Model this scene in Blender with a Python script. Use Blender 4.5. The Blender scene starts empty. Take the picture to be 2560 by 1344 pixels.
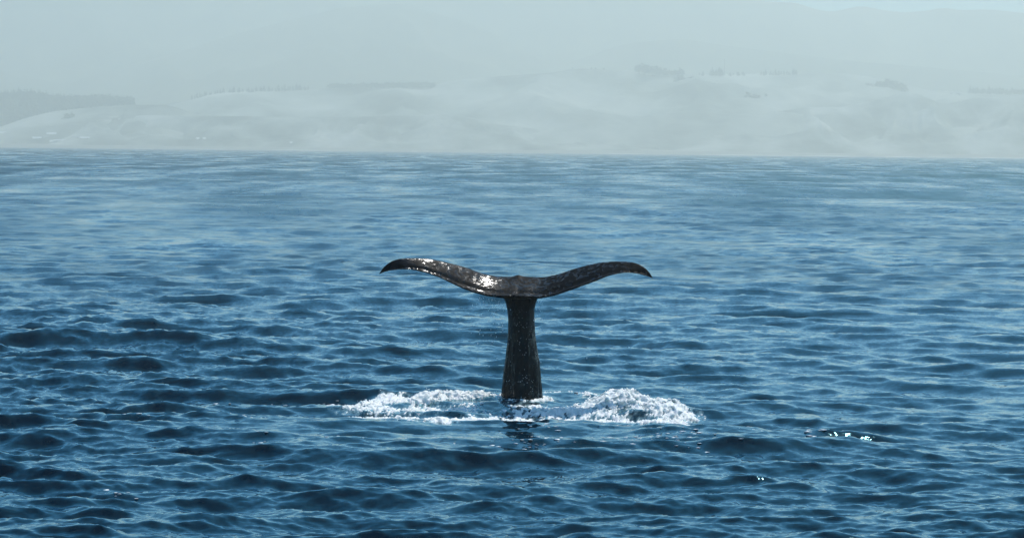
import bpy, math
import numpy as np
from mathutils import Vector

S = bpy.context.scene
C = S.collection
R = math.radians
rng = np.random.default_rng(7)

# ------------------------------------------------------------------ camera
CAM_H = 3.635                      # eye height on the boat deck, metres
F = 6900.0                         # focal length in pixels of the 2560 px wide photograph
PITCH = math.atan((672 - 376) / F)
ROLL = 0.0109
CAM_Y = -40.0
cam_data = bpy.data.cameras.new('camera')
cam_data.sensor_width = 36.0
cam_data.lens = F / 2560 * 36.0
cam_data.clip_start = 0.5
cam_data.clip_end = 60000
cam = bpy.data.objects.new('camera', cam_data)
C.objects.link(cam)
cam.location = (0, CAM_Y, CAM_H)
# basis: right, up, back
fwd = Vector((0, math.cos(PITCH), -math.sin(PITCH)))
r0 = Vector((1, 0, 0)); u0 = r0.cross(fwd)
rgt = r0 * math.cos(ROLL) + u0 * math.sin(ROLL)
upv = u0 * math.cos(ROLL) - r0 * math.sin(ROLL)
from mathutils import Matrix
cam.matrix_world = Matrix(((rgt.x, upv.x, -fwd.x, 0), (rgt.y, upv.y, -fwd.y, CAM_Y),
                           (rgt.z, upv.z, -fwd.z, CAM_H), (0, 0, 0, 1)))
S.camera = cam

# ------------------------------------------------------------------ sky, sun, exposure
SUN_EL, SUN_AZ = R(52), R(19)      # azimuth measured to the right of the view direction
w = bpy.data.worlds.new('World'); S.world = w
w.use_nodes = True
nt = w.node_tree; nt.nodes.clear()
sky = nt.nodes.new('ShaderNodeTexSky'); sky.sky_type = 'NISHITA'
sky.sun_disc = False
sky.sun_elevation = SUN_EL; sky.sun_rotation = SUN_AZ
sky.air_density = 1.0; sky.dust_density = 0.1; sky.ozone_density = 5.0
bg = nt.nodes.new('ShaderNodeBackground'); bg.inputs['Strength'].default_value = 0.15
out = nt.nodes.new('ShaderNodeOutputWorld')
tint = nt.nodes.new('ShaderNodeMix'); tint.data_type = 'RGBA'; tint.blend_type = 'MULTIPLY'; tint.inputs['Factor'].default_value = 1.0
tint.inputs['B'].default_value = (0.03, 0.70, 1.0, 1)      # the cool teal cast of the whole sky
nt.links.new(sky.outputs[0], tint.inputs['A']); nt.links.new(tint.outputs['Result'], bg.inputs[0]); nt.links.new(bg.outputs[0], out.inputs[0])

sd = bpy.data.lights.new('sun', 'SUN'); sd.energy = 5.0; sd.angle = R(0.53); sd.color = (1.0, 0.96, 0.9)
so = bpy.data.objects.new('sun', sd); C.objects.link(so)
sdir = Vector((math.sin(SUN_AZ) * math.cos(SUN_EL), math.cos(SUN_AZ) * math.cos(SUN_EL), math.sin(SUN_EL)))
so.rotation_euler = (-sdir).to_track_quat('-Z', 'Y').to_euler()
so.location = (50, 0, 80)

S.view_settings.view_transform = 'Standard'; S.view_settings.look = 'None'
S.view_settings.gamma = 1.0; S.view_settings.use_curve_mapping = False
S.view_settings.exposure = -0.25
S.render.engine = 'CYCLES'
cy = S.cycles
cy.max_bounces = 8; cy.diffuse_bounces = 3; cy.glossy_bounces = 4; cy.transmission_bounces = 2
cy.volume_bounces = 3; cy.transparent_max_bounces = 8
cy.sample_clamp_indirect = 4.0; cy.sample_clamp_direct = 30.0
cy.caustics_reflective = False; cy.caustics_refractive = False
cy.use_denoising = True
try:
    cy.denoiser = 'OPENIMAGEDENOISE'; cy.denoising_input_passes = 'RGB_ALBEDO_NORMAL'
except Exception:
    pass

# ------------------------------------------------------------------ helpers
def ray(px, py):
    """direction through a point of the photograph, scaled so that its y is 1"""
    d = rgt * ((px - 1280) / F) + upv * ((672 - py) / F) + fwd
    return d / d.y

def pt(px, py, y):
    """the world point on that ray at world depth y"""
    return cam_loc + ray(px, py) * (y - CAM_Y)
cam_loc = Vector((0, CAM_Y, CAM_H))

def on_sea(px, py):
    d = ray(px, py)
    p = cam_loc + d * (-CAM_H / d.z)
    return p.x, p.y

def hash2(i, j, s):
    h = (i.astype(np.int64) * 374761393 + j.astype(np.int64) * 668265263 + s * 974634777) & 0xFFFFFFFF
    h = ((h ^ (h >> 13)) * 1274126177) & 0xFFFFFFFF
    h = (h ^ (h >> 16)) & 0xFFFFFF
    return h / float(0xFFFFFF)

def vnoise(x, y, s=0):
    x = np.asarray(x, float); y = np.asarray(y, float)
    i = np.floor(x); j = np.floor(y); fx = x - i; fy = y - j
    fx = fx * fx * fx * (fx * (fx * 6 - 15) + 10); fy = fy * fy * fy * (fy * (fy * 6 - 15) + 10)
    a = hash2(i, j, s); b = hash2(i + 1, j, s); c = hash2(i, j + 1, s); d = hash2(i + 1, j + 1, s)
    return (a * (1 - fx) + b * fx) * (1 - fy) + (c * (1 - fx) + d * fx) * fy

def fbm(x, y, o=4, s=0, ridged=False):
    t = 0; a = 0.5; n = 0
    for k in range(o):
        v = vnoise(x * 2.03**k + 17.3 * k, y * 2.03**k - 9.1 * k, s + k)
        if ridged: v = 1 - np.abs(2 * v - 1)
        t = t + a * v; n += a; a *= 0.5
    return t / n

def sstep(a, b, x):
    t = np.clip((x - a) / (b - a), 0, 1)
    return t * t * (3 - 2 * t)

def tag(o, label=None, cat=None, group=None, kind=None):
    if label: o['label'] = label
    if cat: o['category'] = cat
    if group: o['group'] = group
    if kind: o['kind'] = kind
    return o

def mesh_np(name, v, q, smooth=True):
    """mesh from numpy vertices and quads or triangles"""
    me = bpy.data.meshes.new(name)
    v = np.ascontiguousarray(v, np.float32); q = np.ascontiguousarray(q, np.int32)
    n, k = q.shape
    me.vertices.add(len(v)); me.vertices.foreach_set('co', v.ravel())
    me.loops.add(n * k); me.loops.foreach_set('vertex_index', q.ravel())
    me.polygons.add(n)
    me.polygons.foreach_set('loop_start', np.arange(0, n * k, k, dtype=np.int32))
    me.polygons.foreach_set('use_smooth', np.full(n, smooth))
    me.update(calc_edges=True); me.validate()
    return me

def link(name, me, mat=None, parent=None, loc=None):
    o = bpy.data.objects.new(name, me); C.objects.link(o)
    if mat is not None and me is not None:
        if not me.materials: me.materials.append(mat)
    if parent: o.parent = parent
    if loc is not None: o.location = loc
    return o

def grid_quads(nr, nc):
    i = np.arange(nr - 1)[:, None] * nc + np.arange(nc - 1)[None, :]
    return np.stack([i, i + 1, i + nc + 1, i + nc], -1).reshape(-1, 4)

def new_mat(name):
    m = bpy.data.materials.new(name); m.use_nodes = True
    n = m.node_tree; n.nodes.clear()
    o = n.nodes.new('ShaderNodeOutputMaterial')
    b = n.nodes.new('ShaderNodeBsdfPrincipled'); n.links.new(b.outputs[0], o.inputs['Surface'])
    return m, n, b

def node(n, typ, **kw):
    x = n.nodes.new(typ)
    for k, v in kw.items():
        if k in x.inputs.keys() if hasattr(x.inputs, 'keys') else False:
            x.inputs[k].default_value = v
        else:
            setattr(x, k, v)
    return x

def vmath(n, op, a, b=None):
    x = n.nodes.new('ShaderNodeVectorMath'); x.operation = op
    for i, s in enumerate((a, b)):
        if s is None: continue
        if isinstance(s, (tuple, list)): x.inputs[i].default_value = s
        else: n.links.new(s, x.inputs[i])
    return x.outputs[0]

def fmath(n, op, a, b=None, clamp=False):
    x = n.nodes.new('ShaderNodeMath'); x.operation = op; x.use_clamp = clamp
    for i, s in enumerate((a, b)):
        if s is None: continue
        if isinstance(s, (int, float)): x.inputs[i].default_value = s
        else: n.links.new(s, x.inputs[i])
    return x.outputs[0]

def noise(n, vec, scale, detail=2, rough=0.5):
    x = n.nodes.new('ShaderNodeTexNoise')
    x.inputs['Scale'].default_value = scale; x.inputs['Detail'].default_value = detail
    x.inputs['Roughness'].default_value = rough
    if vec is not None: n.links.new(vec, x.inputs['Vector'])
    return x

def ramp(n, fac, stops):
    x = n.nodes.new('ShaderNodeValToRGB')
    while len(x.color_ramp.elements) < len(stops): x.color_ramp.elements.new(0.5)
    for e, (p, c) in zip(x.color_ramp.elements, stops):
        e.position = p; e.color = (*c, 1) if len(c) == 3 else c
    n.links.new(fac, x.inputs[0])
    return x.outputs[0]

def pos(n):
    return n.nodes.new('ShaderNodeNewGeometry').outputs['Position']

# ------------------------------------------------------------------ sea: directional wave spectrum
G_WIND = R(252)                    # the way the chop runs
def cascade(L, N, lmin, lmax, slope, seed, wdir, power, chop):
    g = np.random.default_rng(seed)
    k1 = np.fft.fftfreq(N, L / N) * 2 * np.pi
    kx, ky = np.meshgrid(k1, k1)
    k = np.hypot(kx, ky); k[0, 0] = 1
    lam = 2 * np.pi / k
    band = sstep(lmin * 0.8, lmin * 1.25, lam) * (1 - sstep(lmax * 0.8, lmax * 1.25, lam))
    ca = (kx * math.cos(wdir) + ky * math.sin(wdir)) / k
    dirn = np.where(ca > 0, np.abs(ca)**power, 0.12 * np.abs(ca)**power) + 0.02
    P = band * dirn / k**4
    P[0, 0] = 0
    h = (g.standard_normal((N, N)) + 1j * g.standard_normal((N, N))) * np.sqrt(P)
    f = lambda a: np.real(np.fft.ifft2(a))
    sx = f(1j * kx * h); sy = f(1j * ky * h)
    sc = slope / math.sqrt((sx**2 + sy**2).mean())
    dx = f(1j * kx / k * h); dy = f(1j * ky / k * h)
    return L, N, np.stack([dx * chop, dy * chop, f(h)], -1).astype(np.float32) * sc

CASC = [cascade(900, 512, 45, 130, 0.012, 1, R(265), 8, 0.6),
        cascade(230, 512, 6, 24, 0.020, 2, R(250), 4, 0.9),
        cascade(97, 1024, 2, 6, 0.062, 3, R(258), 6, 0.85),
        cascade(37, 1024, 0.6, 2, 0.150, 4, R(264), 5, 0.5),
        cascade(11, 1024, 0.09, 0.6, 0.175, 5, R(250), 2.4, 0.5)]
for c in CASC[:3]:                 # start each long band from a point of rest, so that the sea stands at its mean level by the whale
    a_ = c[2]; sm = np.abs(a_[..., 2]) / a_[..., 2].std() + np.hypot(a_[..., 0], a_[..., 1]) / a_[..., 2].std()
    jj, ii = np.unravel_index(np.argmin(sm), sm.shape)
    a_[:] = np.roll(np.roll(a_.copy(), -jj, 0), -ii, 1)

def casc_at(c, x, y):
    L, N, A = c
    u = x / L * N; v = y / L * N
    i = np.floor(u).astype(np.int64); j = np.floor(v).astype(np.int64)
    fu = (u - i)[..., None].astype(np.float32); fv = (v - j)[..., None].astype(np.float32)
    i0 = i % N; i1 = (i + 1) % N; j0 = j % N; j1 = (j + 1) % N
    return (A[j0, i0] * (1 - fu) + A[j0, i1] * fu) * (1 - fv) + (A[j1, i0] * (1 - fu) + A[j1, i1] * fu) * fv

def gusts(x, y):
    """how ruffled the surface is: wind patches, and the slick left where the whale pushed up"""
    g = 0.55 + 0.9 * (1.35 * fbm(x / 22 + 3.1, y / 70, 4, 31) - 0.17)
    g = g + 0.22 * sstep(-1.0, -7.0, x) * np.exp(-((y + 4) / 22)**2)      # a ruffled patch to the left
    slick = np.exp(-((x + 1.2) / 3.2)**2 - ((y + 4.8) / 1.8)**2)
    return g * (1 - 0.25 * slick)

def band(px, py, pts, hw):
    """soft distance mask to a polyline in sea coordinates"""
    best = np.full(px.shape, 1e9)
    for (x0, y0_), (x1, y1_) in zip(pts[:-1], pts[1:]):
        dx, dy = x1 - x0, y1_ - y0_; L2 = dx * dx + dy * dy + 1e-9
        t = np.clip(((px - x0) * dx + (py - y0_) * dy) / L2, 0, 1)
        best = np.minimum(best, np.hypot(px - x0 - t * dx, (py - y0_ - t * dy) * 0.55))
    return np.exp(-(best / hw)**2)
sp = lambda *a: [on_sea(*q) for q in a]
X_MOUND = on_sea(1545, 1022)[0]
def churn(x, y):
    """the smooth heave of the water round the tail; the foam rides on it"""
    ridge_l = band(x, y, sp((905, 1012), (960, 1004), (1060, 1006), (1150, 1003), (1222, 1001)), 0.24)
    mound = band(x, y, sp((1500, 1024), (1545, 1022), (1600, 1030), (1660, 1036), (1684, 1042)), 0.36)
    prof = np.interp(x - X_MOUND, [-0.62, -0.3, -0.12, 0.0, 0.18, 0.32, 0.5, 0.7, 0.9, 1.02, 1.2], [0.0, 0.09, 0.17, 0.20, 0.195, 0.155, 0.145, 0.115, 0.085, 0.05, 0.0])
    n1 = fbm(x * 2.6, y * 1.2, 2, 121)
    ring = band(x, y, sp((1200, 1030), (1300, 1040), (1400, 1036)), 0.30) * (n1 - 0.5)
    return 0.085 * ridge_l * (0.35 + 1.1 * n1) + prof * mound**0.9 * (0.8 + 0.4 * n1) + 0.07 * ring + 0.05 * np.exp(-((np.hypot((x - on_sea(1304, 1003)[0]) / 0.40, (y - 0.02) / 0.58) - 1) / 0.30)**2) * n1
def foam_fields(x, y):
    ridge_l = band(x, y, sp((905, 1012), (960, 1004), (1060, 1006), (1150, 1003), (1222, 1001)), 0.20)
    wide_l = band(x, y, sp((900, 1022), (1000, 1024), (1080, 1026), (1180, 1022), (1260, 1024)), 0.48)
    streak = band(x, y, sp((915, 1047), (1000, 1052), (1100, 1054), (1190, 1050), (1300, 1046)), 0.26)
    front = band(x, y, sp((1230, 1022), (1330, 1026), (1400, 1028), (1500, 1034)), 0.40)
    back_r = band(x, y, sp((1360, 985), (1420, 983), (1490, 990)), 0.18)
    mound = band(x, y, sp((1500, 1024), (1545, 1022), (1600, 1030), (1660, 1036), (1684, 1042)), 0.36)
    skirt = band(x, y, sp((1440, 1040), (1540, 1048), (1630, 1056), (1690, 1054)), 0.28)
    xs0, ys0 = on_sea(1225, 1018)
    hole = 1 - 0.75 * np.exp(-((x - xs0) / 0.24)**2 - ((y - ys0) / 0.8)**2)
    n1 = fbm(x * 3.2, y * 1.5, 4, 120); n2 = fbm(x * 12, y * 5.5, 3, 130); n3 = fbm(x * 34, y * 15, 2, 135)
    xw = on_sea(1304, 1003)[0]; rr = np.hypot((x - xw) / 0.42, (y - 0.02) / 0.62)
    collar = np.exp(-((rr - 1) / 0.28)**2)
    cov = np.maximum.reduce([collar * 0.72, ridge_l * 1.18, wide_l * 0.84, streak * 0.92, front * 0.76, back_r * 0.72, mound * 1.30, skirt * 0.88]) * hole
    nn = 0.30 * n1 + 0.38 * n2 + 0.32 * n3
    return cov - (0.28 + 1.25 * (nn * 1.6 - 0.52)) - 1.0 * (1 - sstep(0.06, 0.36, cov)), churn(x, y)

ROWS_PX = 10030.0
def sea_point(x, y, full=False):
    """displaced surface position for rest position x, y, and the share of each wave band left to the material"""
    d = np.maximum(y - CAM_Y, 1.0)
    s = np.where(d < 75, d * d / 16000.0, 75 * 75 / 16000.0 * d / 75)
    fade = sstep(9, 15, d)
    wA = (1 - sstep(18, 60, s)) * fade
    wB = (1 - sstep(2.5, 10.0, s)) * fade
    wC = (1 - sstep(0.7, 2.4, s)) * fade
    wE = (1 - sstep(0.35, 1.2, s)) * fade
    wD = (1 - sstep(0.14, 0.50, s)) * fade
    gu = gusts(x, y)
    disp = 0
    for c, wt in zip(CASC, (wA, wB, wC * (0.4 + 0.6 * gu), wE * gu, wD * gu * gu)):
        disp = disp + casc_at(c, x, y) * wt[..., None].astype(np.float32)
    near = (np.abs(x) < 4) & (np.abs(y + 1) < 5)
    heave = np.zeros(np.shape(x))
    if near.any(): heave[near] = churn(x[near], y[near])
    P = np.stack([x + disp[..., 0], y + disp[..., 1], disp[..., 2] + heave], -1)
    if full: return P, 1 - wB, 1 - 0.5 * wC - 0.5 * wE, 1 - wD, gu
    return P

dr = [22.0]
while dr[-1] < 4080:
    d_ = dr[-1]; dr.append(d_ + (d_ * d_ / 16000.0 if d_ < 75 else 75 * d_ / 16000.0))
Yr = np.concatenate([np.linspace(9.0, 22.0, 24)[:-1], dr]) + CAM_Y
tanx = np.concatenate([[-1.6, -0.9, -0.5, -0.30], np.linspace(-0.215, 0.215, 850), [0.30, 0.5, 0.9, 1.6]])
YY, TT = np.meshgrid(Yr, tanx, indexing='ij')
XX = np.clip(TT * (YY - CAM_Y), -3800, 3800)
XX = XX + np.sign(TT) * np.where(np.abs(TT) > 0.29, 1.5, 0) * 4
P, uB, uC, uD, GU = sea_point(XX, YY, True)
nr, nc = XX.shape
V = P.reshape(-1, 3)
Q = grid_quads(nr, nc)
# the flat open sea behind and beside the camera, welded into the same sheet's mesh
y0 = Yr[0]; xl = XX[0]
extra = np.array([[-3800, -2500, 0], [3800, -2500, 0], [3800, y0, 0], [-3800, y0, 0]], float)
n0 = len(V)
V = np.concatenate([V, extra]); Q = np.concatenate([Q, [[n0, n0 + 1, n0 + 2, n0 + 3]]])
me = mesh_np('sea', V, Q)
aer = np.zeros(XX.shape); nb = (np.abs(XX) < 4) & (np.abs(YY + 1) < 5)
aer[nb] = sstep(-0.55, 0.10, foam_fields(XX[nb], YY[nb])[0])
for nm, a in (('aerated', aer), ('open_b', uB), ('open_c', uC), ('open_d', uD), ('gust', GU)):
    at = me.attributes.new(nm, 'FLOAT', 'POINT')
    at.data.foreach_set('value', np.concatenate([a.ravel(), np.full(4, 0.0 if nm == 'aerated' else 1.0)]).astype(np.float32))

m_sea, n, b = new_mat('sea_water')
p = pos(n)
def attr(n, nm):
    a = n.nodes.new('ShaderNodeAttribute'); a.attribute_name = nm
    return a.outputs['Fac']
geoN = n.nodes.new('ShaderNodeNewGeometry').outputs['Normal']
N_ = geoN
def add_slope(N_, scale, stretch, amp, detail, share=None):
    v = vmath(n, 'MULTIPLY', p, stretch)
    t = noise(n, v, scale, detail, 0.55)
    t.inputs['Distortion'].default_value = 0.3
    o = vmath(n, 'SUBTRACT', t.outputs['Color'], (0.5, 0.5, 0.5))
    o = vmath(n, 'MULTIPLY', o, (amp * 0.8, amp, 0))
    if share is not None:
        x = n.nodes.new('ShaderNodeVectorMath'); x.operation = 'SCALE'
        n.links.new(o, x.inputs[0]); n.links.new(share, x.inputs['Scale']); o = x.outputs[0]
    return vmath(n, 'ADD', N_, o)
gu = attr(n, 'gust')
N_ = add_slope(N_, 16.0, (1, 1, 0.3), 0.20, 2, gu)
N_ = add_slope(N_, 3.2, (0.8, 1, 0.3), 0.42, 2, fmath(n, 'MULTIPLY', attr(n, 'open_d'), gu))
N_ = add_slope(N_, 0.50, (0.7, 1, 0.3), 0.50, 2, fmath(n, 'MULTIPLY', attr(n, 'open_c'), gu))
N_ = add_slope(N_, 0.05, (0.5, 1, 0.3), 0.42, 3, attr(n, 'open_b'))
N_ = vmath(n, 'NORMALIZE', N_)
n.links.new(N_, b.inputs['Normal'])
# reflection: a dielectric-like curve with the cool cast of the photograph; light from inside the water: a thin blue diffuse term
b.inputs['Base Color'].default_value = (0.0135, 0.0175, 0.0185, 1); b.inputs['Metallic'].default_value = 1.0
b.inputs['Specular Tint'].default_value = (0.60, 0.86, 0.94, 1)
df = n.nodes.new('ShaderNodeBsdfDiffuse'); 
an = noise(n, vmath(n, 'MULTIPLY', p, (1, 0.5, 1)), 14.0, 4, 0.65).outputs['Fac']
af = fmath(n, 'MULTIPLY', attr(n, 'aerated'), ramp(n, an, [(0.38, (0.1,) * 3), (0.62, (1.0,) * 3)]))
am = n.nodes.new('ShaderNodeMix'); am.data_type = 'RGBA'; n.links.new(af, am.inputs['Factor'])
am.inputs['A'].default_value = (0.0006, 0.0095, 0.019, 1); am.inputs['B'].default_value = (0.30, 0.44, 0.46, 1)   # bubbles under the surface
n.links.new(am.outputs['Result'], df.inputs['Color']); n.links.new(N_, df.inputs['Normal'])
ad = n.nodes.new('ShaderNodeAddShader'); n.links.new(b.outputs[0], ad.inputs[0]); n.links.new(df.outputs[0], ad.inputs[1])
n.links.new(ad.outputs[0], [x for x in n.nodes if x.type == 'OUTPUT_MATERIAL'][0].inputs['Surface'])
rg = fmath(n, 'ADD', fmath(n, 'MULTIPLY', attr(n, 'open_d'), 0.10), fmath(n, 'MULTIPLY', attr(n, 'open_c'), 0.12))
pa = noise(n, vmath(n, 'MULTIPLY', p, (0.09, 0.022, 0)), 1.0, 4, 0.65).outputs['Fac']
pa = ramp(n, pa, [(0.36, (0.15,) * 3), (0.64, (2.2,) * 3)])
rg = fmath(n, 'MULTIPLY', rg, pa)
n.links.new(fmath(n, 'ADD', rg, 0.045), b.inputs['Roughness'])

sea = link('sea', me, m_sea)
tag(sea, 'dark blue choppy open sea around the whale tail', kind='structure')

# ------------------------------------------------------------------ coast and mountains
def land_mat(name, c1, c2, c3, sc):
    m, n, b = new_mat(name)
    v = vmath(n, 'MULTIPLY', pos(n), (1, 0.6, 1.6))
    t = noise(n, v, sc, 6, 0.6).outputs['Fac']
    col = ramp(n, t, [(0.34, c1), (0.5, c2), (0.66, c3)])
    n.links.new(col, b.inputs['Base Color']); b.inputs['Roughness'].default_value = 0.95
    b.inputs['Specular IOR Level'].default_value = 0.1
    return m
M_pasture = land_mat('pasture', (0.06, 0.075, 0.055), (0.30, 0.325, 0.275), (0.50, 0.515, 0.45), 0.006)
M_bluff = land_mat('scrubby_bluff', (0.05, 0.065, 0.05), (0.26, 0.285, 0.24), (0.50, 0.515, 0.46), 0.011)
M_mount = land_mat('mountain_side', (0.02, 0.03, 0.017), (0.07, 0.075, 0.04), (0.22, 0.21, 0.15), 0.0016)
M_forest = land_mat('pine_foliage', (0.012, 0.022, 0.014), (0.025, 0.04, 0.022), (0.045, 0.06, 0.03), 0.2)

def hill(name, crest, yc, front, back, toe, mat, label, gul=(60, 0.35), seed=0, cols=420, rows_n=46, shape=1.0, kind='structure'):
    """a ridge whose skyline runs through the given points of the view at depth yc"""
    xs = []; zs = []
    for px, py in crest:
        q = pt(px, py, yc); xs.append(q.x); zs.append(q.z)
    X = np.linspace(xs[0], xs[-1], cols)
    Zc = np.interp(X, xs, zs)
    # soften the corners of the polyline
    kk = np.hanning(11); kk /= kk.sum()
    Zc = np.convolve(np.pad(Zc, 5, mode='edge'), kk, 'valid')
    tf = np.concatenate([np.linspace(0, 1, rows_n), 1 + np.linspace(0, 1, 12)[1:]])
    T, XG = np.meshgrid(tf, X, indexing='ij')
    ZC = np.broadcast_to(Zc, T.shape)
    yy = np.where(T <= 1, yc - front * (1 - T), yc + back * (T - 1))
    rise = np.where(T <= 1, np.sin(np.clip(T, 0, 1) * math.pi / 2)**shape, np.cos((T - 1) * math.pi / 2))
    gs, ga = gul
    wob = fbm(XG / gs + 0.6 * fbm(XG / gs, yy / gs, 2, seed + 9), yy / (gs * 2.2), 4, seed, True)
    cut = (np.clip(1 - T, 0, 1) * np.clip(T, 0, 1) * 4)
    z = ZC * rise * (1 - ga * cut * (1 - wob)) + toe * (1 - np.clip(T * 6, 0, 1))
    z = z + (fbm(XG / (gs * 0.2), yy / (gs * 0.3), 3, seed + 5) - 0.5) * 0.025 * ZC * cut
    v = np.stack([XG, yy, z], -1)
    o = link(name, mesh_np(name, v.reshape(-1, 3), grid_quads(*XG.shape)), mat)
    tag(o, label, kind=kind)
    return XG, yy, z

hill('mountain', [(-900, 10), (-300, -25), (300, -40), (900, -50), (1500, -40), (1800, -25), (1880, -6), (1912, 6), (1990, 5), (2022, 19),
      (2078, 33), (2112, 24), (2150, 12), (2190, 23), (2260, 33), (2325, 26), (2362, 17), (2410, 30), (2428, 23), (2505, 26), (2560, 34), (2900, 60), (3500, 90)],
     7500, 800, 900, -5, M_mount, 'pale hazy mountain skyline behind the coastal hills', (420, 0.75), 3)
hill('mountain', [(-900, 60), (-200, 130), (150, 210), (430, 135), (600, 82), (850, 20), (1000, 8), (1180, 60), (1400, 165), (1560, 110), (1700, 96), (1800, 112), (2100, 150), (2560, 190), (3500, 240)],
     6500, 900, 500, -5, M_mount, 'lower mountain spurs just visible through the haze', (290, 0.6), 11)
HB = hill('coastal_hills', [(-900, 330), (0, 312), (200, 285), (330, 268), (430, 259), (480, 247), (560, 230), (700, 225), (820, 222), (1085, 218), (1110, 203), (1300, 187),
      (1390, 182), (1432, 171), (1560, 175), (1640, 188), (1750, 187), (1850, 186), (2000, 185), (2110, 184), (2190, 195), (2262, 214), (2330, 227), (2440, 232), (2560, 236), (3500, 260)],
     4850, 680, 450, -3, M_pasture, 'long rolling coastal hill with trees along its crest', (230, 0.6), 21)
HH = hill('headland', [(-900, 350), (-100, 335), (0, 318), (60, 296), (130, 279), (250, 266), (330, 262), (420, 262), (500, 290), (600, 340), (680, 372)],
     4450, 300, 500, -2, M_pasture, 'grassy headland below the dark pine plantation', (100, 0.4), 33, 260)
HL = hill('bluff', [(120, 372), (180, 340), (232, 300), (290, 290), (420, 287), (600, 291), (850, 293), (960, 290), (1130, 285), (1185, 296), (1260, 312), (1400, 330), (1560, 350), (1660, 362), (1720, 376)],
     4330, 240, 420, -2, M_bluff, 'low scrubby bluff above the beach in the middle distance', (80, 0.8), 41)
hill('bluff', [(1560, 374), (1700, 335), (1770, 298), (1850, 291), (1900, 286), (2010, 268), (2100, 268), (2190, 250), (2250, 232), (2300, 236), (2360, 262), (2440, 244), (2560, 240), (3300, 262)],
     4450, 330, 480, -2, M_bluff, 'steeper gullied bluff above the bright beach', (110, 0.85), 47)

# beach: a low bank of pale shingle along the whole shore, with a broken line of surf at its foot
m_b, n, b = new_mat('shingle')
t = noise(n, pos(n), 0.05, 4).outputs['Fac']
n.links.new(ramp(n, t, [(0.3, (0.17, 0.17, 0.15)), (0.7, (0.27, 0.27, 0.24))]), b.inputs['Base Color']); b.inputs['Roughness'].default_value = 0.9
X = np.linspace(-2600, 2600, 700); tY = np.linspace(0, 1, 9)
T, XG = np.meshgrid(tY, X, indexing='ij')
shore = 3995 + 25 * (fbm(X / 300, X * 0, 3, 61) - 0.5)
yy = shore[None, :] + T * 260
z = -0.8 + 3.4 * sstep(0, 0.18, T) + 4.5 * T + (fbm(XG / 25, yy / 40, 3, 62) - 0.5) * 1.2 * T
link_b = link('beach', mesh_np('beach', np.stack([XG, yy, z], -1).reshape(-1, 3), grid_quads(*XG.shape)), m_b)
tag(link_b, 'pale shingle beach along the foot of the hills', kind='structure')

m_foam, n, b = new_mat('foam')
def sss(b, scale=0.05):
    b.inputs['Subsurface Weight'].default_value = 0.85; b.inputs['Subsurface Scale'].default_value = scale
    b.inputs['Subsurface Radius'].default_value = (0.9, 1.0, 1.0)
t = noise(n, vmath(n, 'MULTIPLY', pos(n), (1, 0.6, 1)), 11.0, 5, 0.65).outputs['Fac']
fc = ramp(n, t, [(0.30, (0.40, 0.44, 0.44)), (0.46, (0.82, 0.86, 0.82)), (0.6, (0.94, 0.97, 0.92))])
n.links.new(fc, b.inputs['Base Color']); sss(b, 0.03)
b.inputs['Roughness'].default_value = 0.55; b.inputs['Specular IOR Level'].default_value = 0.25
fb = noise(n, pos(n), 60.0, 3, 0.6).outputs['Fac']
bp = n.nodes.new('ShaderNodeBump'); bp.inputs['Strength'].default_value = 0.4; bp.inputs['Distance'].default_value = 0.006
n.links.new(fb, bp.inputs['Height']); n.links.new(bp.outputs[0], b.inputs['Normal'])

vs = []; qs = []
for k in range(34):
    x0 = rng.uniform(-1100, 1500) if k < 10 else rng.uniform(150, 1300)
    ln = rng.uniform(25, 130); yb = np.interp(x0, X, shore) - rng.uniform(2, 50)
    xs = np.linspace(-0.5, 0.5, 9)
    hgt = rng.uniform(0.3, 0.8) * (1 - (2 * xs)**2) + 0.02
    base = len(vs) * 1
    for xi, hi in zip(xs, hgt):
        o = 1.5 * math.sin(xi * 9 + k)
        vs += [(x0 + xi * ln, yb + o - 2.5, -0.05), (x0 + xi * ln, yb + o, hi), (x0 + xi * ln, yb + o + 4, hi * 0.6), (x0 + xi * ln, yb + o + 8, -0.05)]
    for a in range(8):
        for c in range(3):
            i = base + a * 4 + c
            qs.append((i, i + 4, i + 5, i + 1))
surf = link('surf', mesh_np('surf', np.array(vs), np.array(qs)), m_foam)
tag(surf, 'thin white breaking surf along the far beach', kind='stuff')

# ------------------------------------------------------------------ trees on the hills
m_bark, n, b = new_mat('bark'); b.inputs['Base Color'].default_value = (0.05, 0.04, 0.03, 1); b.inputs['Roughness'].default_value = 0.9

def leafy(centers, sizes, g, n_per):
    """leaf clumps: small tilted quads scattered round each centre"""
    vv = []; qq = []
    for c, s in zip(centers, sizes):
        for _ in range(n_per):
            d = g.normal(size=3); d /= np.linalg.norm(d) + 1e-6
            o = np.array(c) + d * np.array(s) * g.uniform(0.3, 1.0)
            a = g.normal(size=3); a /= np.linalg.norm(a); bb = np.cross(a, g.normal(size=3)); bb /= np.linalg.norm(bb) + 1e-6
            r = 0.38 * max(s) * g.uniform(0.6, 1.3)
            i = len(vv)
            vv += [o - a * r - bb * r * .7, o + a * r - bb * r * .6, o + a * r * .8 + bb * r, o - a * r * .7 + bb * r * .8]
            qq.append((i, i + 1, i + 2, i + 3))
    return np.array(vv), np.array(qq)

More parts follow.
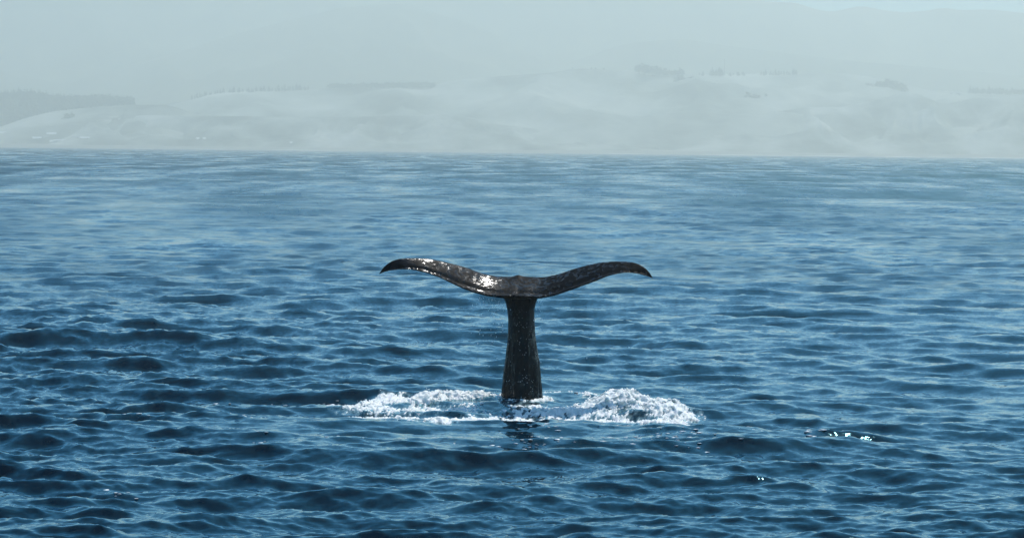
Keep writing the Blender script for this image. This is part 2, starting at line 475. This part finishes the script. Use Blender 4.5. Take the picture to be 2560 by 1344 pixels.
def conifer(seed):
    g = np.random.default_rng(seed); H = 1.0; cs = []; ss = []
    lev = 8
    for k in range(lev):
        t = k / (lev - 1); r = 0.24 * (1 - t)**0.8 + 0.015
        for m in range(5 if k < 6 else 2):
            an = g.uniform(0, 6.28); rr = r * g.uniform(0.3, 0.85)
            cs.append((rr * math.cos(an), rr * math.sin(an), 0.14 + 0.84 * t + g.uniform(-.03, .03))); ss.append((0.06 + r * .42, 0.06 + r * .42, 0.05))
    return mesh_np('crown', *leafy(cs, ss, g, 6), smooth=False)

def broad(seed):
    g = np.random.default_rng(seed); cs = []; ss = []
    for _ in range(22):
        an = g.uniform(0, 6.28); rr = 0.32 * math.sqrt(g.uniform(0, 1)); zz = 0.3 + 0.6 * g.uniform(0, 1) * (1 - (rr / .5)**2)
        cs.append((rr * math.cos(an), rr * math.sin(an), zz)); ss.append((.14, .14, .11))
    return mesh_np('crown', *leafy(cs, ss, g, 9), smooth=False)

def trunk_mesh():
    a = np.linspace(0, 2 * math.pi, 7)[:-1]; v = []
    for z, r in ((-0.08, .022), (0.3, .016), (0.75, .008)):
        v += [(r * math.cos(t), r * math.sin(t), z) for t in a]
    q = [(k * 6 + i, k * 6 + (i + 1) % 6, k * 6 + 6 + (i + 1) % 6, k * 6 + 6 + i) for k in range(2) for i in range(6)]
    return mesh_np('trunk', np.array(v), np.array(q))
CON = [conifer(100 + i) for i in range(5)]; BRO = [broad(200 + i) for i in range(4)]; TRK = trunk_mesh(); TRK.materials.append(m_bark)
for m_ in CON + BRO: m_.materials.append(M_forest)

def tree(name, px, py_base, y, hpx, variants, label, group, wide=1.0):
    base = pt(px, py_base, y); hgt = hpx / F * (y - CAM_Y)
    root = bpy.data.objects.new(name, None); C.objects.link(root)
    root.empty_display_size = 1
    root.location = base
    k = hgt * rng.uniform(0.9, 1.1)
    root.scale = (k * wide, k * wide, k); root.rotation_euler = (0, 0, rng.uniform(0, 6.28))
    tag(root, label, 'tree', group)
    link('crown', variants[rng.integers(len(variants))], None, root)
    link('trunk', TRK, None, root)
    return root

# plantation at the far left: the front and skyline trees one by one, the mass behind as stuff
top = [(-140, 238), (0, 228), (60, 222), (90, 226), (130, 233), (200, 236), (255, 234), (290, 238), (328, 240)]
bot = [(-140, 345), (0, 318), (60, 296), (130, 279), (250, 266), (330, 262)]
tx, tyy = zip(*top); bx_, by_ = zip(*bot)
for i in range(78):
    px = -30 + 360 * (i + rng.uniform(0, 1)) / 78
    ty = np.interp(px, tx, tyy) + rng.uniform(-3, 6); hp = rng.uniform(19, 28)
    tree('pine_tree', px, ty + hp, 4700, hp, CON, 'dark pine on the skyline of the dense plantation at far left', 'pines of the far left plantation', 1.15)
cs = []; ss = []
g = np.random.default_rng(5)
for i in range(2300):
    px = g.uniform(-140, 332); lo = np.interp(px, tx, tyy) + 9; hi = np.interp(px, bx_, by_) + 4
    if hi <= lo: continue
    f = g.uniform(0, 1); py = lo + (hi - lo) * f
    q = pt(px, py, 4700 - 190 * f)
    cs.append(tuple(q)); ss.append((4.6, 4.6, 5.5))
fo = link('forest', mesh_np('forest', *leafy(cs, ss, g, 7), smooth=False), M_forest)
tag(fo, 'dense dark pine plantation covering the slope at far left', kind='stuff')
hill('plantation_slope', [(-300, 262), (-140, 256), (0, 246), (60, 240), (130, 250), (255, 252), (320, 256), (345, 270), (400, 300)],
     4740, 280, 200, -1, M_forest, 'wooded slope under the far left plantation', (60, 0.1), 77, 160)

def crest_y(px):
    c = [(430, 259), (480, 247), (560, 230), (700, 225), (820, 222), (1085, 218), (1110, 203), (1300, 187), (1390, 182), (1432, 171), (1560, 175), (1640, 188), (1750, 187), (1850, 186), (2000, 185), (2110, 184), (2190, 195), (2262, 214), (2330, 227), (2440, 232), (2560, 236)]
    return np.interp(px, [a for a, _ in c], [d for _, d in c])
def row(name, x0, x1, num, hlo, hhi, var, label, group, drop=2, wide=1.0, y=4845):
    for i in range(num):
        px = x0 + (x1 - x0) * (i + rng.uniform(0, 1)) / num
        tree(name, px, crest_y(px) + drop + rng.uniform(0, 2), y - rng.uniform(0, 25), rng.uniform(hlo, hhi), var, label, group, wide)
row('pine_tree', 474, 560, 13, 10, 17, CON, 'thin pine in the straggling row climbing the hill crest', 'straggling pines left of the shelter belt')
row('pine_tree', 570, 775, 30, 8, 17, CON, 'small pine on the flat crest left of the shelter belt', 'crest pines left of the shelter belt', wide=1.2)
row('shelter_tree', 822, 1086, 62, 15, 19, BRO, 'clipped tree in the long straight shelter belt on the crest', 'shelter belt trees', wide=1.5)
row('crest_tree', 1430, 1530, 4, 5, 7, BRO, 'tiny lone tree on the rounded hilltop', 'tiny trees on the rounded hilltop')
row('broadleaf_tree', 1594, 1650, 14, 20, 33, BRO, 'full round tree in the big dark clump on the hill', 'big clump of trees right of the hilltop', 3, 1.35)
row('broadleaf_tree', 1650, 1708, 13, 15, 24, BRO, 'lower tree at the right end of the big dark clump', 'right end of the big clump', 3, 1.1)
row('pine_tree', 1745, 1763, 3, 9, 14, CON, 'small pine in the trio left of the thin mast', 'trio of pines left of the mast')
row('pine_tree', 1775, 1806, 9, 11, 20, CON, 'pine crowded against the left side of the thin mast', 'pines just left of the mast', wide=1.3)
row('pine_tree', 1818, 1865, 7, 5, 10, CON, 'low pine trailing off to the right of the thin mast', 'low pines right of the mast', wide=1.4)
row('pine_tree', 1898, 1996, 18, 7, 16, CON, 'isolated pine on the flat crest far right of the mast', 'scattered crest pines')
row('broadleaf_tree', 2425, 2560, 26, 10, 22, BRO + CON, 'tree in the hazy wood at the right edge', 'trees of the right edge wood', 4, 1.2)

# scrub patches on the slopes
cs = []; ss = []
def patch(pts, yd, num, sz):
    (x0, y0_), (x1, y1_), hw = pts
    for _ in range(num):
        f = g.uniform(0, 1); q = pt(x0 + (x1 - x0) * f + g.normal() * 4, y0_ + (y1_ - y0_) * f + g.normal() * hw, yd)
        cs.append(tuple(q)); ss.append((sz, sz * 1.5, sz * .8))
patch(((2090, 245), (2230, 222), 9), 4790, 260, 5)
patch(((2200, 212), (2262, 222), 5), 4805, 120, 4)
patch(((1690, 203), (1760, 212), 5), 4770, 120, 4)
patch(((1865, 246), (1930, 256), 5), 4600, 110, 4)
patch(((180, 290), (130, 330), 6), 4380, 140, 3)
sc_ = link('scrub', mesh_np('scrub', *leafy(cs, ss, g, 6), smooth=False), M_forest)
tag(sc_, 'dark scrub patches on the hazy hillsides', kind='stuff')

# mast on the crest
m_st, n, b = new_mat('galvanised_steel'); b.inputs['Base Color'].default_value = (0.12, 0.13, 0.13, 1); b.inputs['Roughness'].default_value = 0.5
def box(x0, x1, y0, y1, z0, z1):
    v = np.array([(x, y, z) for z in (z0, z1) for y in (y0, y1) for x in (x0, x1)], float)
    q = np.array([(0, 2, 3, 1), (4, 5, 7, 6), (0, 1, 5, 4), (2, 6, 7, 3), (0, 4, 6, 2), (1, 3, 7, 5)])
    return v, q
def boxes(name, bl, mat, parent=None, smooth=False):
    v = []; q = []; k = 0
    for bb in bl:
        a, c = box(*bb); v.append(a); q.append(c + k); k += len(a)
    return link(name, mesh_np(name, np.concatenate(v), np.concatenate(q), smooth), mat, parent)
mr = bpy.data.objects.new('mast', None); C.objects.link(mr); mr.location = pt(1811, 187, 4840)
tag(mr, 'thin tall mast standing among the pines on the crest', 'mast')
boxes('pole', [(-.45, .45, -.45, .45, -2, 28)], m_st, mr)
boxes('crossbar', [(-2, 2, -.2, .2, 24, 24.4), (-1.5, 1.5, -.2, .2, 20, 20.4)], m_st, mr)

# ------------------------------------------------------------------ farm buildings above the beach
def flat(name, c, r=0.6):
    m, n, b = new_mat(name)
    t = noise(n, pos(n), 0.8, 3).outputs['Fac']
    n.links.new(ramp(n, t, [(0.3, tuple(x * 0.85 for x in c)), (0.7, c)]), b.inputs['Base Color']); b.inputs['Roughness'].default_value = r
    return m
M_wall = flat('white_weatherboard', (0.72, 0.72, 0.70)); M_roof = flat('pale_roof_sheet', (0.85, 0.86, 0.85), 0.42); M_roof.node_tree.nodes['Principled BSDF'].inputs['Metallic'].default_value = 0.5
M_pane = flat('dark_glass', (0.03, 0.04, 0.05), 0.1); M_greyroof = flat('grey_roof_sheet', (0.42, 0.44, 0.45), 0.9); M_greyroof.node_tree.nodes['Principled BSDF'].inputs['Specular IOR Level'].default_value = 0.1
def ground_y(px, py):
    """depth at which the slope first reaches the line of sight through px, py"""
    best = None; d_ = ray(px, py)
    for XG, yy, z in (HH, HL, HB):
        for r_ in range(XG.shape[0]):
            y_ = yy[r_, 0]; q = pt(px, py, y_)
            if np.interp(q.x, XG[r_], z[r_], left=-9, right=-9) >= q.z:
                best = y_ if best is None else min(best, y_); break
    return best or 4200.0
def building(px0, px1, pyt, pyb, y, label, roof=None, wins=3):
    y = ground_y((px0 + px1) / 2, pyb) - 2.0
    a = pt(px0, pyb, y); c = pt(px1, pyt, y)
    wd = c.x - a.x; hh = c.z - a.z; wh = hh * 0.35; dp = 2 * (hh - wh) / math.tan(R(26))
    r = bpy.data.objects.new('farm_building', None); C.objects.link(r); r.location = ((a.x + c.x) / 2, y, a.z)
    tag(r, label, 'building', 'buildings on the far shore')
    boxes('wall', [(-wd / 2, wd / 2, 0, dp, -3, wh)], M_wall, r)
    e = 0.4
    v = np.array([(-wd / 2 - e, -e, wh + .01), (wd / 2 + e, -e, wh + .01), (wd / 2 + e, dp / 2, hh), (-wd / 2 - e, dp / 2, hh), (-wd / 2 - e, dp + e, wh + .01), (wd / 2 + e, dp + e, wh + .01)])
    q3 = np.array([(0, 1, 2, 3), (3, 2, 5, 4), (0, 3, 4, 4), (1, 5, 2, 2), (0, 4, 5, 1)])
    me = bpy.data.meshes.new('roof'); me.from_pydata(v.tolist(), [], [(0, 1, 2, 3), (3, 2, 5, 4), (0, 3, 4), (1, 5, 2), (0, 4, 5, 1)]); me.update()
    link('roof', me, roof or M_roof, r)
    for i in range(wins):
        xc = -wd / 2 + wd * (i + 0.5) / wins; ww = min(1.2, wd / wins * 0.3)
        boxes('window', [(xc - ww / 2, xc + ww / 2, -0.05, 0.05, wh * 0.35, wh * 0.8)], M_pane, r)
    boxes('door', [(wd * 0.3, wd * 0.3 + min(1.0, wd * .15), -0.06, 0.04, -0.2, wh * 0.75)], M_pane, r)
building(-12, 14, 329, 335, 4240, 'pale building cut by the left edge of the photo')
building(81, 102, 342, 347.5, 4225, 'white shed low on the headland, left of the stacked roofs')
building(116, 139, 331, 338, 4270, 'white building highest up the slope above the beach')
building(108, 121, 340, 344, 4230, 'small grey roofed house just below the highest white building', M_greyroof)
building(124, 132, 350, 357, 4190, 'tiny brightest white hut nearest the beach')
building(134, 166, 348.5, 353, 4200, 'long low white roof beside the brightest hut', None, 5)
building(178, 197, 341, 345, 4250, 'small pale house left of the last long shed', M_greyroof)
building(200, 222, 342, 347.5, 4245, 'pale long shed under the bluff right of the cluster', None, 4)
building(490, 497, 343.5, 349, 4200, 'small white cottage alone on the bluff, left one of the pair', None, 2)
building(507, 513, 343.5, 349, 4200, 'small white cottage alone on the bluff, right one of the pair', None, 2)
building(725, 730, 354, 359, 4185, 'tiny isolated pale hut at the beach below the bluff', None, 1)
building(2377, 2401, 230.5, 235, 4805, 'long pale roof on the crest left of the right edge wood', M_greyroof, 4)
building(2271, 2280, 215.5, 221, 4805, 'small pale house on the falling crest of the right hill', M_greyroof, 2)

# ------------------------------------------------------------------ the whale's tail
WX = pt(1304, 1003, 0).x
top_e = [(946, 686), (953, 671), (971, 655), (996, 645), (1036, 643.6), (1078, 646), (1121, 655), (1168, 668), (1211, 684), (1243, 690), (1271, 691), (1295, 689), (1314, 690.5), (1357, 692),
         (1389, 686), (1436, 671), (1471, 661), (1507, 654), (1553, 652), (1586, 655), (1607, 663.6), (1625, 678.6), (1634, 696)]
bot_e = [(946, 686), (960, 680), (975, 676), (1000, 673.5), (1025, 673), (1061, 680), (1096, 692), (1150, 718), (1186, 731), (1221, 739), (1257, 741.5), (1295, 741), (1321, 743), (1350, 744), (1386, 737.5),
         (1436, 721), (1489, 702), (1525, 688), (1561, 681), (1589, 683), (1614, 689), (1634, 696)]
def smooth_interp(x, pts, sig=7.0):
    xs = np.arange(946, 1634.5, 0.5); ys = np.interp(xs, [a for a, _ in pts], [c for _, c in pts])
    kx = np.exp(-0.5 * (np.arange(-40, 41) * 0.5 / sig)**2); kx /= kx.sum()
    yp = np.concatenate([2 * ys[0] - ys[40:0:-1], ys, 2 * ys[-1] - ys[-2:-42:-1]])
    return np.interp(x, xs, np.convolve(yp, kx, 'valid'))
NS = 221; NT = 22
th = np.linspace(0, math.pi, NS); spx = 946.5 + (1633.5 - 946.5) * (1 - np.cos(th)) / 2 * 0.35 + (1633.5 - 946.5) * 0.65 * np.linspace(0, 1, NS)
tt = (1 - np.cos(np.linspace(0, math.pi, NT))) / 2
def naca(t): return 5 * (.2969 * np.sqrt(t) - .126 * t - .3516 * t**2 + .2843 * t**3 - .1015 * t**4)
fv = []; 
for px in spx:
    u = (px - 1294) / (348 if px < 1294 else 340)
    au = min(abs(u), 1)
    yl = 0.20 - 0.66 * au**(1.45 if u < 0 else 1.45 + 1.1 * min(1, au * 2)) 
    yt = -0.50 + 0.04 * au**2
    yt += 0.018 * math.exp(-((px - 1297) / 9)**2)
    T = 0.125 * (1 - au)**0.8 + 0.018
    tp = float(smooth_interp(px, top_e)); bt = float(smooth_interp(px, bot_e))
    Lp = np.array(pt(px, tp, yl)); Tp = np.array(pt(px, bt, yt))
    # the leading edge is round: keep the skyline, so drop its centre by half the thickness
    Lp[2] -= 0.17 * T; Tp[2] -= 0.006
    ch = Tp - Lp; cl = math.hypot(ch[1], ch[2]) + 1e-6
    nrm = np.array([0, ch[2] / cl, -ch[1] / cl]);
    if nrm[2] < 0: nrm = -nrm
    up_ = []; lo_ = []
    root_ = math.exp(-(u / 0.13)**2)
    for t in tt:
        c = Lp + ch * t
        hT = T * naca(t) * 0.5 + 0.017 * min(1, (1 - t) * 10 + 0.6) * (0.3 + 0.7 * (1 - au))
        cam_ = -0.02 * math.sin(math.pi * t) * (1 - au) - 0.03 * math.exp(-((t - 0.82) / 0.12)**2) * (1 - au**2) + 0.015 * t**6
        rid = 0.022 * math.exp(-((px - 1295) / 10)**2) * (1 - t)**7
        up_.append(c + nrm * (hT + cam_ + rid)); lo_.append(c - nrm * (hT * (1 + 1.2 * root_ * math.sin(math.pi * t)) - cam_))
    fv.append(up_ + lo_[::-1])
fv = np.array(fv); m_ = fv.shape[1]
fq = [(i * m_ + j, i * m_ + (j + 1) % m_, (i + 1) * m_ + (j + 1) % m_, (i + 1) * m_ + j) for i in range(NS - 1) for j in range(m_)]
cap0 = [(0, k, k + 1) for k in range(1, m_ - 1)]; e0 = (NS - 1) * m_; cap1 = [(e0, e0 + k + 1, e0 + k) for k in range(1, m_ - 1)]
# tail stock: rings from below the water up into the root of the flukes
left = [(735, 1262), (742, 1258), (750, 1261), (760, 1265), (775, 1268.5), (800, 1270.5), (830, 1270), (860, 1268), (880, 1265.5), (900, 1262.5), (930, 1258), (960, 1254.5), (1003, 1251), (1100, 1238), (1250, 1215)]
righ = [(735, 1341), (742, 1346), (750, 1343), (760, 1339.5), (775, 1337), (800, 1336.5), (830, 1338), (860, 1341.5), (880, 1345), (900, 1348), (930, 1351), (960, 1353.5), (1003, 1357), (1100, 1370), (1250, 1392)]
sv = []; NA = 72
pys = np.concatenate([np.linspace(724, 1010, 90), np.linspace(1020, 1250, 20)])
for py in pys:
    xl = np.interp(py, *zip(*left)); xr = np.interp(py, *zip(*righ))
    a_ = (xr - xl) / 2 / F * 40; c = pt((xl + xr) / 2, py, 0)
    f = (py - 740) / 265
    b_ = 0.27 + 0.15 * max(f, 0) + 0.05 * math.exp(-max(f, 0) * 9)
    yc = 0.03 - 0.02 * f
    if py < 742: a_ *= 0.55 + 0.45 * (py - 724) / 18; b_ *= 0.45 + 0.55 * (py - 724) / 18
    for k in range(NA):
        an = 2 * math.pi * k / NA; ca = math.cos(an); sa = math.sin(an); e = 2 / 1.65
        sv.append((c.x + a_ * abs(ca)**e * (1 if ca > 0 else -1), yc + b_ * abs(sa)**e * (1 if sa > 0 else -1), c.z))
sv = np.array(sv); k0 = NS * m_
npy = len(pys)
sq = [(k0 + i * NA + j, k0 + i * NA + (j + 1) % NA, k0 + (i + 1) * NA + (j + 1) % NA, k0 + (i + 1) * NA + j) for i in range(npy - 1) for j in range(NA)]
me = bpy.data.meshes.new('whale_base')
me.from_pydata(np.concatenate([fv.reshape(-1, 3), sv]).tolist(), [], fq + cap0 + cap1 + sq + [tuple(k0 + j for j in range(NA)), tuple(k0 + (npy - 1) * NA + j for j in reversed(range(NA)))])
me.update()
import bmesh
bm = bmesh.new(); bm.from_mesh(me); bmesh.ops.recalc_face_normals(bm, faces=bm.faces); bm.to_mesh(me); bm.free()
tmp = bpy.data.objects.new('whale_base', me); C.objects.link(tmp)
md = tmp.modifiers.new('r', 'REMESH'); md.mode = 'VOXEL'; md.voxel_size = 0.0095
md = tmp.modifiers.new('s', 'SMOOTH'); md.factor = 0.5; md.iterations = 7
dg = bpy.context.evaluated_depsgraph_get(); dg.update()
wm = bpy.data.meshes.new_from_object(tmp.evaluated_get(dg))
bpy.data.objects.remove(tmp); bpy.data.meshes.remove(me)
nv = len(wm.vertices); co = np.empty(nv * 3, np.float32); wm.vertices.foreach_get('co', co); co = co.reshape(-1, 3)
no = np.empty(nv * 3, np.float32); wm.vertices.foreach_get('normal', no); no = no.reshape(-1, 3)
# skin relief: long furrows down the stock, faint dimples and ragged trailing edge on the flukes
stock = sstep(1.50, 1.30, co[:, 2])
ang = np.arctan2(co[:, 1], co[:, 0] - WX)
fur = fbm(ang * 3.0 + 0.5 * fbm(ang * 2, co[:, 2] * 1.5, 2, 88), co[:, 2] * 1.3, 3, 90) - 0.5
low = sstep(1.2, 0.2, co[:, 2])
d = stock * (fur * (0.018 + 0.028 * low)) + (1 - stock) * (fbm(co[:, 0] * 9, co[:, 1] * 9, 3, 91) - 0.5) * 0.006
co = co + no * d[:, None]
rag = sstep(-0.40, -0.48, co[:, 1]) * (1 - stock)
co[:, 1] += rag * (fbm(co[:, 0] * 14, co[:, 0] * 0, 4, 95) - 0.4) * 0.09
wm.vertices.foreach_set('co', co.ravel()); wm.update()
wm.polygons.foreach_set('use_smooth', np.full(len(wm.polygons), True))
wm.name = 'whale'

m_wh, n, b = new_mat('wet_whale_skin')
p = pos(n)
c1 = noise(n, vmath(n, 'MULTIPLY', p, (1, 1, 0.35)), 5.0, 5, 0.6).outputs['Fac']
base = ramp(n, c1, [(0.3, (0.0045, 0.005, 0.006)), (0.58, (0.007, 0.008, 0.0095)), (0.82, (0.022, 0.024, 0.027))])
# pale scratches and flecks along the stock
vo = n.nodes.new('ShaderNodeTexVoronoi'); vo.inputs['Scale'].default_value = 34; n.links.new(vmath(n, 'MULTIPLY', p, (1, 1, 0.75)), vo.inputs['Vector'])
fl = fmath(n, 'LESS_THAN', vo.outputs['Distance'], 0.20)
fm = noise(n, p, 6.0, 3).outputs['Fac']
fl = fmath(n, 'MULTIPLY', fl, fmath(n, 'GREATER_THAN', fm, 0.54))
sepz = n.nodes.new('ShaderNodeSeparateXYZ'); n.links.new(p, sepz.inputs[0])
mz = n.nodes.new('ShaderNodeMapRange'); n.links.new(sepz.outputs['Z'], mz.inputs[0]); mz.inputs[1].default_value = 1.45; mz.inputs[2].default_value = 0.9
fl = fmath(n, 'MULTIPLY', fl, mz.outputs[0])
mx = n.nodes.new('ShaderNodeMix'); mx.data_type = 'RGBA'; n.links.new(fl, mx.inputs['Factor']); n.links.new(base, mx.inputs['A']); mx.inputs['B'].default_value = (0.42, 0.43, 0.43, 1)
n.links.new(mx.outputs['Result'], b.inputs['Base Color'])
b.inputs['IOR'].default_value = 1.33; 
# water film: broken beads and runnels that shine, over skin that hardly does
wf = noise(n, vmath(n, 'MULTIPLY', p, (1, 1, 0.7)), 17.0, 4, 0.66).outputs['Fac']
wl = noise(n, p, 3.5, 2).outputs['Fac']
wet = fmath(n, 'ADD', wf, fmath(n, 'MULTIPLY', wl, 0.35))
film = ramp(n, wet, [(0.712, (0, 0, 0)), (0.732, (1, 1, 1))])
sl = n.nodes.new('ShaderNodeMapRange'); n.links.new(film, sl.inputs[0]); sl.inputs[3].default_value = 0.07; sl.inputs[4].default_value = 0.42
n.links.new(sl.outputs[0], b.inputs['Specular IOR Level'])
ms = n.nodes.new('ShaderNodeMapRange'); n.links.new(sepz.outputs['Z'], ms.inputs[0]); ms.inputs[1].default_value = 1.5; ms.inputs[2].default_value = 1.3; ms.inputs[3].default_value = 0.022; ms.inputs[4].default_value = 0.17
n.links.new(ms.outputs[0], sl.inputs[3])
sr = n.nodes.new('ShaderNodeMapRange'); n.links.new(film, sr.inputs[0]); sr.inputs[3].default_value = 0.42; sr.inputs[4].default_value = 0.125
n.links.new(sr.outputs[0], b.inputs['Roughness'])
h1 = noise(n, p, 38.0, 4, 0.6).outputs['Fac']
bp = n.nodes.new('ShaderNodeBump'); bp.inputs['Strength'].default_value = 0.33; bp.inputs['Distance'].default_value = 0.008
n.links.new(h1, bp.inputs['Height']); n.links.new(bp.outputs[0], b.inputs['Normal'])
whale = link('whale', wm, m_wh)
tag(whale, 'dark wet whale tail with spread flukes rising upright from the sea', 'whale')

# ------------------------------------------------------------------ white water round the tail
def ico():
    bmx = bmesh.new(); bmesh.ops.create_icosphere(bmx, subdivisions=1, radius=1.0)
    v = np.array([x.co[:] for x in bmx.verts]); f = np.array([[q.index for q in x.verts] for x in bmx.faces]); bmx.free()
    return v, f
IV, IF = ico()
def blobs(cent, size, g, rough=0.25):
    cent = np.asarray(cent, float); size = np.asarray(size, float); m = len(cent)
    vv = IV[None] * (1 + g.uniform(-rough, rough, (m, len(IV), 1))) * size[:, None, :] + cent[:, None, :]
    ff = IF[None] + (np.arange(m) * len(IV))[:, None, None]
    return vv.reshape(-1, 3), ff.reshape(-1, 3)

gx = np.arange(-2.75, 2.95, 0.0105); gy = np.arange(-4.2, 1.6, 0.028)
FX, FY = np.meshgrid(gx, gy); f, lift = foam_fields(FX, FY)
Ps = sea_point(FX, FY)
crumb = fbm(FX * 26, FY * 13, 4, 140); spike = fbm(FX * 13, FY * 6, 3, 145, True)
torn = fbm((FX * 0.8 + FY * 0.25) * 5, (FY * 0.6 - FX * 0.5) * 3, 4, 146, True)
thick = np.clip(f, -0.3, 0.6)
on = sstep(0.0, 0.18, thick)
z = np.where(thick > 0, 0.07 * np.minimum(thick, .5) * (0.5 + 1.0 * crumb), thick * 0.10) + 0.006
z = z + on * np.minimum(lift, 0.2) * (0.9 * (torn - 0.6) + 0.25 * (spike - 0.6) + 0.16 * (crumb - 0.5))
PF = Ps.copy(); PF[..., 2] += z
wx = fbm(FX * 9 + 40, FY * 6 + z * 9, 3, 151) - 0.5; wy = fbm(FX * 9 - 20, FY * 6 + z * 9, 3, 152) - 0.5
amp = np.minimum(0.02 + lift, 0.14) * on
PF[..., 0] += wx * amp * 0.9; PF[..., 1] += wy * amp * 1.6
q = grid_quads(*FX.shape); ok = (thick.ravel()[q] > -0.12).any(1)
cx = FX.ravel()[q].mean(1); xsplit = on_sea(1440, 1030)[0]
def sub(name, sel, label):
    qq = q[sel]; ids = np.unique(qq); rm = np.full(FX.size, -1); rm[ids] = np.arange(len(ids))
    o = link(name, mesh_np(name, PF.reshape(-1, 3)[ids], rm[qq]), m_foam)
    tag(o, label, kind='stuff'); return o
sub('foam', ok & (cx <= xsplit), 'broken white foam spread left of and around the base of the tail')
sub('splash', ok & (cx > xsplit), 'raised mound of white churning water right of the tail')

# froth beads and flying drops
m_drop, n, b = new_mat('froth_bead')
b.inputs['Base Color'].default_value = (0.95, 0.95, 0.92, 1); b.inputs['Roughness'].default_value = 0.4; b.inputs['IOR'].default_value = 1.33
sss(b, 0.005)
g = np.random.default_rng(77)
cand = 60000
bx = g.uniform(-2.7, 2.9, cand); by = g.uniform(-4.1, 1.5, cand)
f, lift = foam_fields(bx, by)
keep = g.uniform(0, 1, cand) < sstep(-0.5, 0.15, f) * 0.13 + sstep(0.05, 0.16, lift) * sstep(-.1, .2, f) * 0.035
bx, by, f, lift = bx[keep], by[keep], f[keep], lift[keep]
r = np.clip(g.lognormal(math.log(0.0058), 0.5, len(bx)), 0.002, 0.018)
Pb = sea_point(bx, by); Pb[:, 2] += np.where((lift > 0.05) & (f > 0), 0.015 + g.exponential(0.016, len(bx)), -0.1 * r)
sz = np.stack([r * g.uniform(1, 2.2, len(r)), r * 1.5, r * g.uniform(.5, .9, len(r))], -1)
v, fq_ = blobs(Pb, sz, g)
o = link('froth', mesh_np('froth', v, fq_), m_drop); tag(o, 'beads of froth and thrown drops over the white water', kind='stuff')
# flecks on the water further out
cl = [(1310, 1108, 55, 8, 46), (1580, 1102, 110, 9, 70), (1700, 1095, 40, 6, 24), (2050, 1098, 26, 5, 26), (1905, 1083, 30, 4, 12), (640, 1108, 14, 5, 11), (300, 1211, 22, 6, 8), (880, 1113, 30, 5, 8), (690, 1003, 70, 4, 26),
      (330, 1045, 60, 5, 14), (620, 1046, 34, 4, 18), (1740, 1130, 60, 8, 10), (780, 1003, 60, 5, 18), (2450, 455, 30, 2, 2), (1330, 1076, 40, 6, 14)]
cs = []; ss = []
for px, py, sx, sy, num in cl:
    for _ in range(num):
        x, y = on_sea(px + g.normal() * sx, py + g.normal() * sy)
        q_ = sea_point(np.array([x]), np.array([y]))[0]; r = np.clip(g.lognormal(math.log(0.0085), .45), .003, .016); q_[2] -= 0.2 * r
        cs.append(q_); ss.append((r * 3.2, r * 4.0, r * 0.38))
v, fq_ = blobs(cs, ss, g)
o = link('foam_flecks', mesh_np('foam_flecks', v, fq_), m_drop); tag(o, 'scattered white foam flecks on the water in front of the tail', kind='stuff')
# drops falling from the flukes
m_wd, n, b = new_mat('water_drop'); sss(b, 0.003); b.inputs['Base Color'].default_value = (0.85, 0.90, 0.92, 1); b.inputs['Roughness'].default_value = 0.05; b.inputs['IOR'].default_value = 1.33
cs = []; ss = []
for _ in range(110):
    px = g.choice([g.normal(1240, 14), g.normal(1205, 22), g.normal(1345, 10), g.normal(1240, 40), g.uniform(1460, 1590)], p=[.44, .24, .12, .15, .05])
    lo = float(smooth_interp(np.clip(px, 947, 1633), bot_e)); py = lo + 8 + g.exponential(50)
    if px > 1450: py = g.uniform(840, 990)
    if py > 985: continue
    q_ = pt(px, py, -0.5); r = g.uniform(.0022, .0055)
    cs.append(tuple(q_)); ss.append((r, r, r * g.uniform(1.2, 4)))
v, fq_ = blobs(cs, ss, g, .1)
o = link('falling_drops', mesh_np('falling_drops', v, fq_), m_wd); tag(o, 'fine drops of water falling from the flukes', kind='stuff')

# ------------------------------------------------------------------ the hazy air
hv, hq = box(-4200, 4200, -2900, 13000, -6.0, 530)
mh = bpy.data.materials.new('haze_air'); mh.use_nodes = True
n = mh.node_tree; n.nodes.clear()
o_ = n.nodes.new('ShaderNodeOutputMaterial'); pv = n.nodes.new('ShaderNodeVolumePrincipled')
pv.inputs['Color'].default_value = (0.91, 0.975, 0.885, 1); pv.inputs['Density'].default_value = 3.55e-4; pv.inputs['Anisotropy'].default_value = 0.5
n.links.new(pv.outputs[0], o_.inputs['Volume'])
try:
    mh.cycles.homogeneous_volume = True; mh.cycles.volume_sampling = 'DISTANCE'
except Exception:
    pass
hz = link('haze', mesh_np('haze', hv, hq, False), mh)
tag(hz, 'pale sea haze between the boat and the hills', kind='stuff')
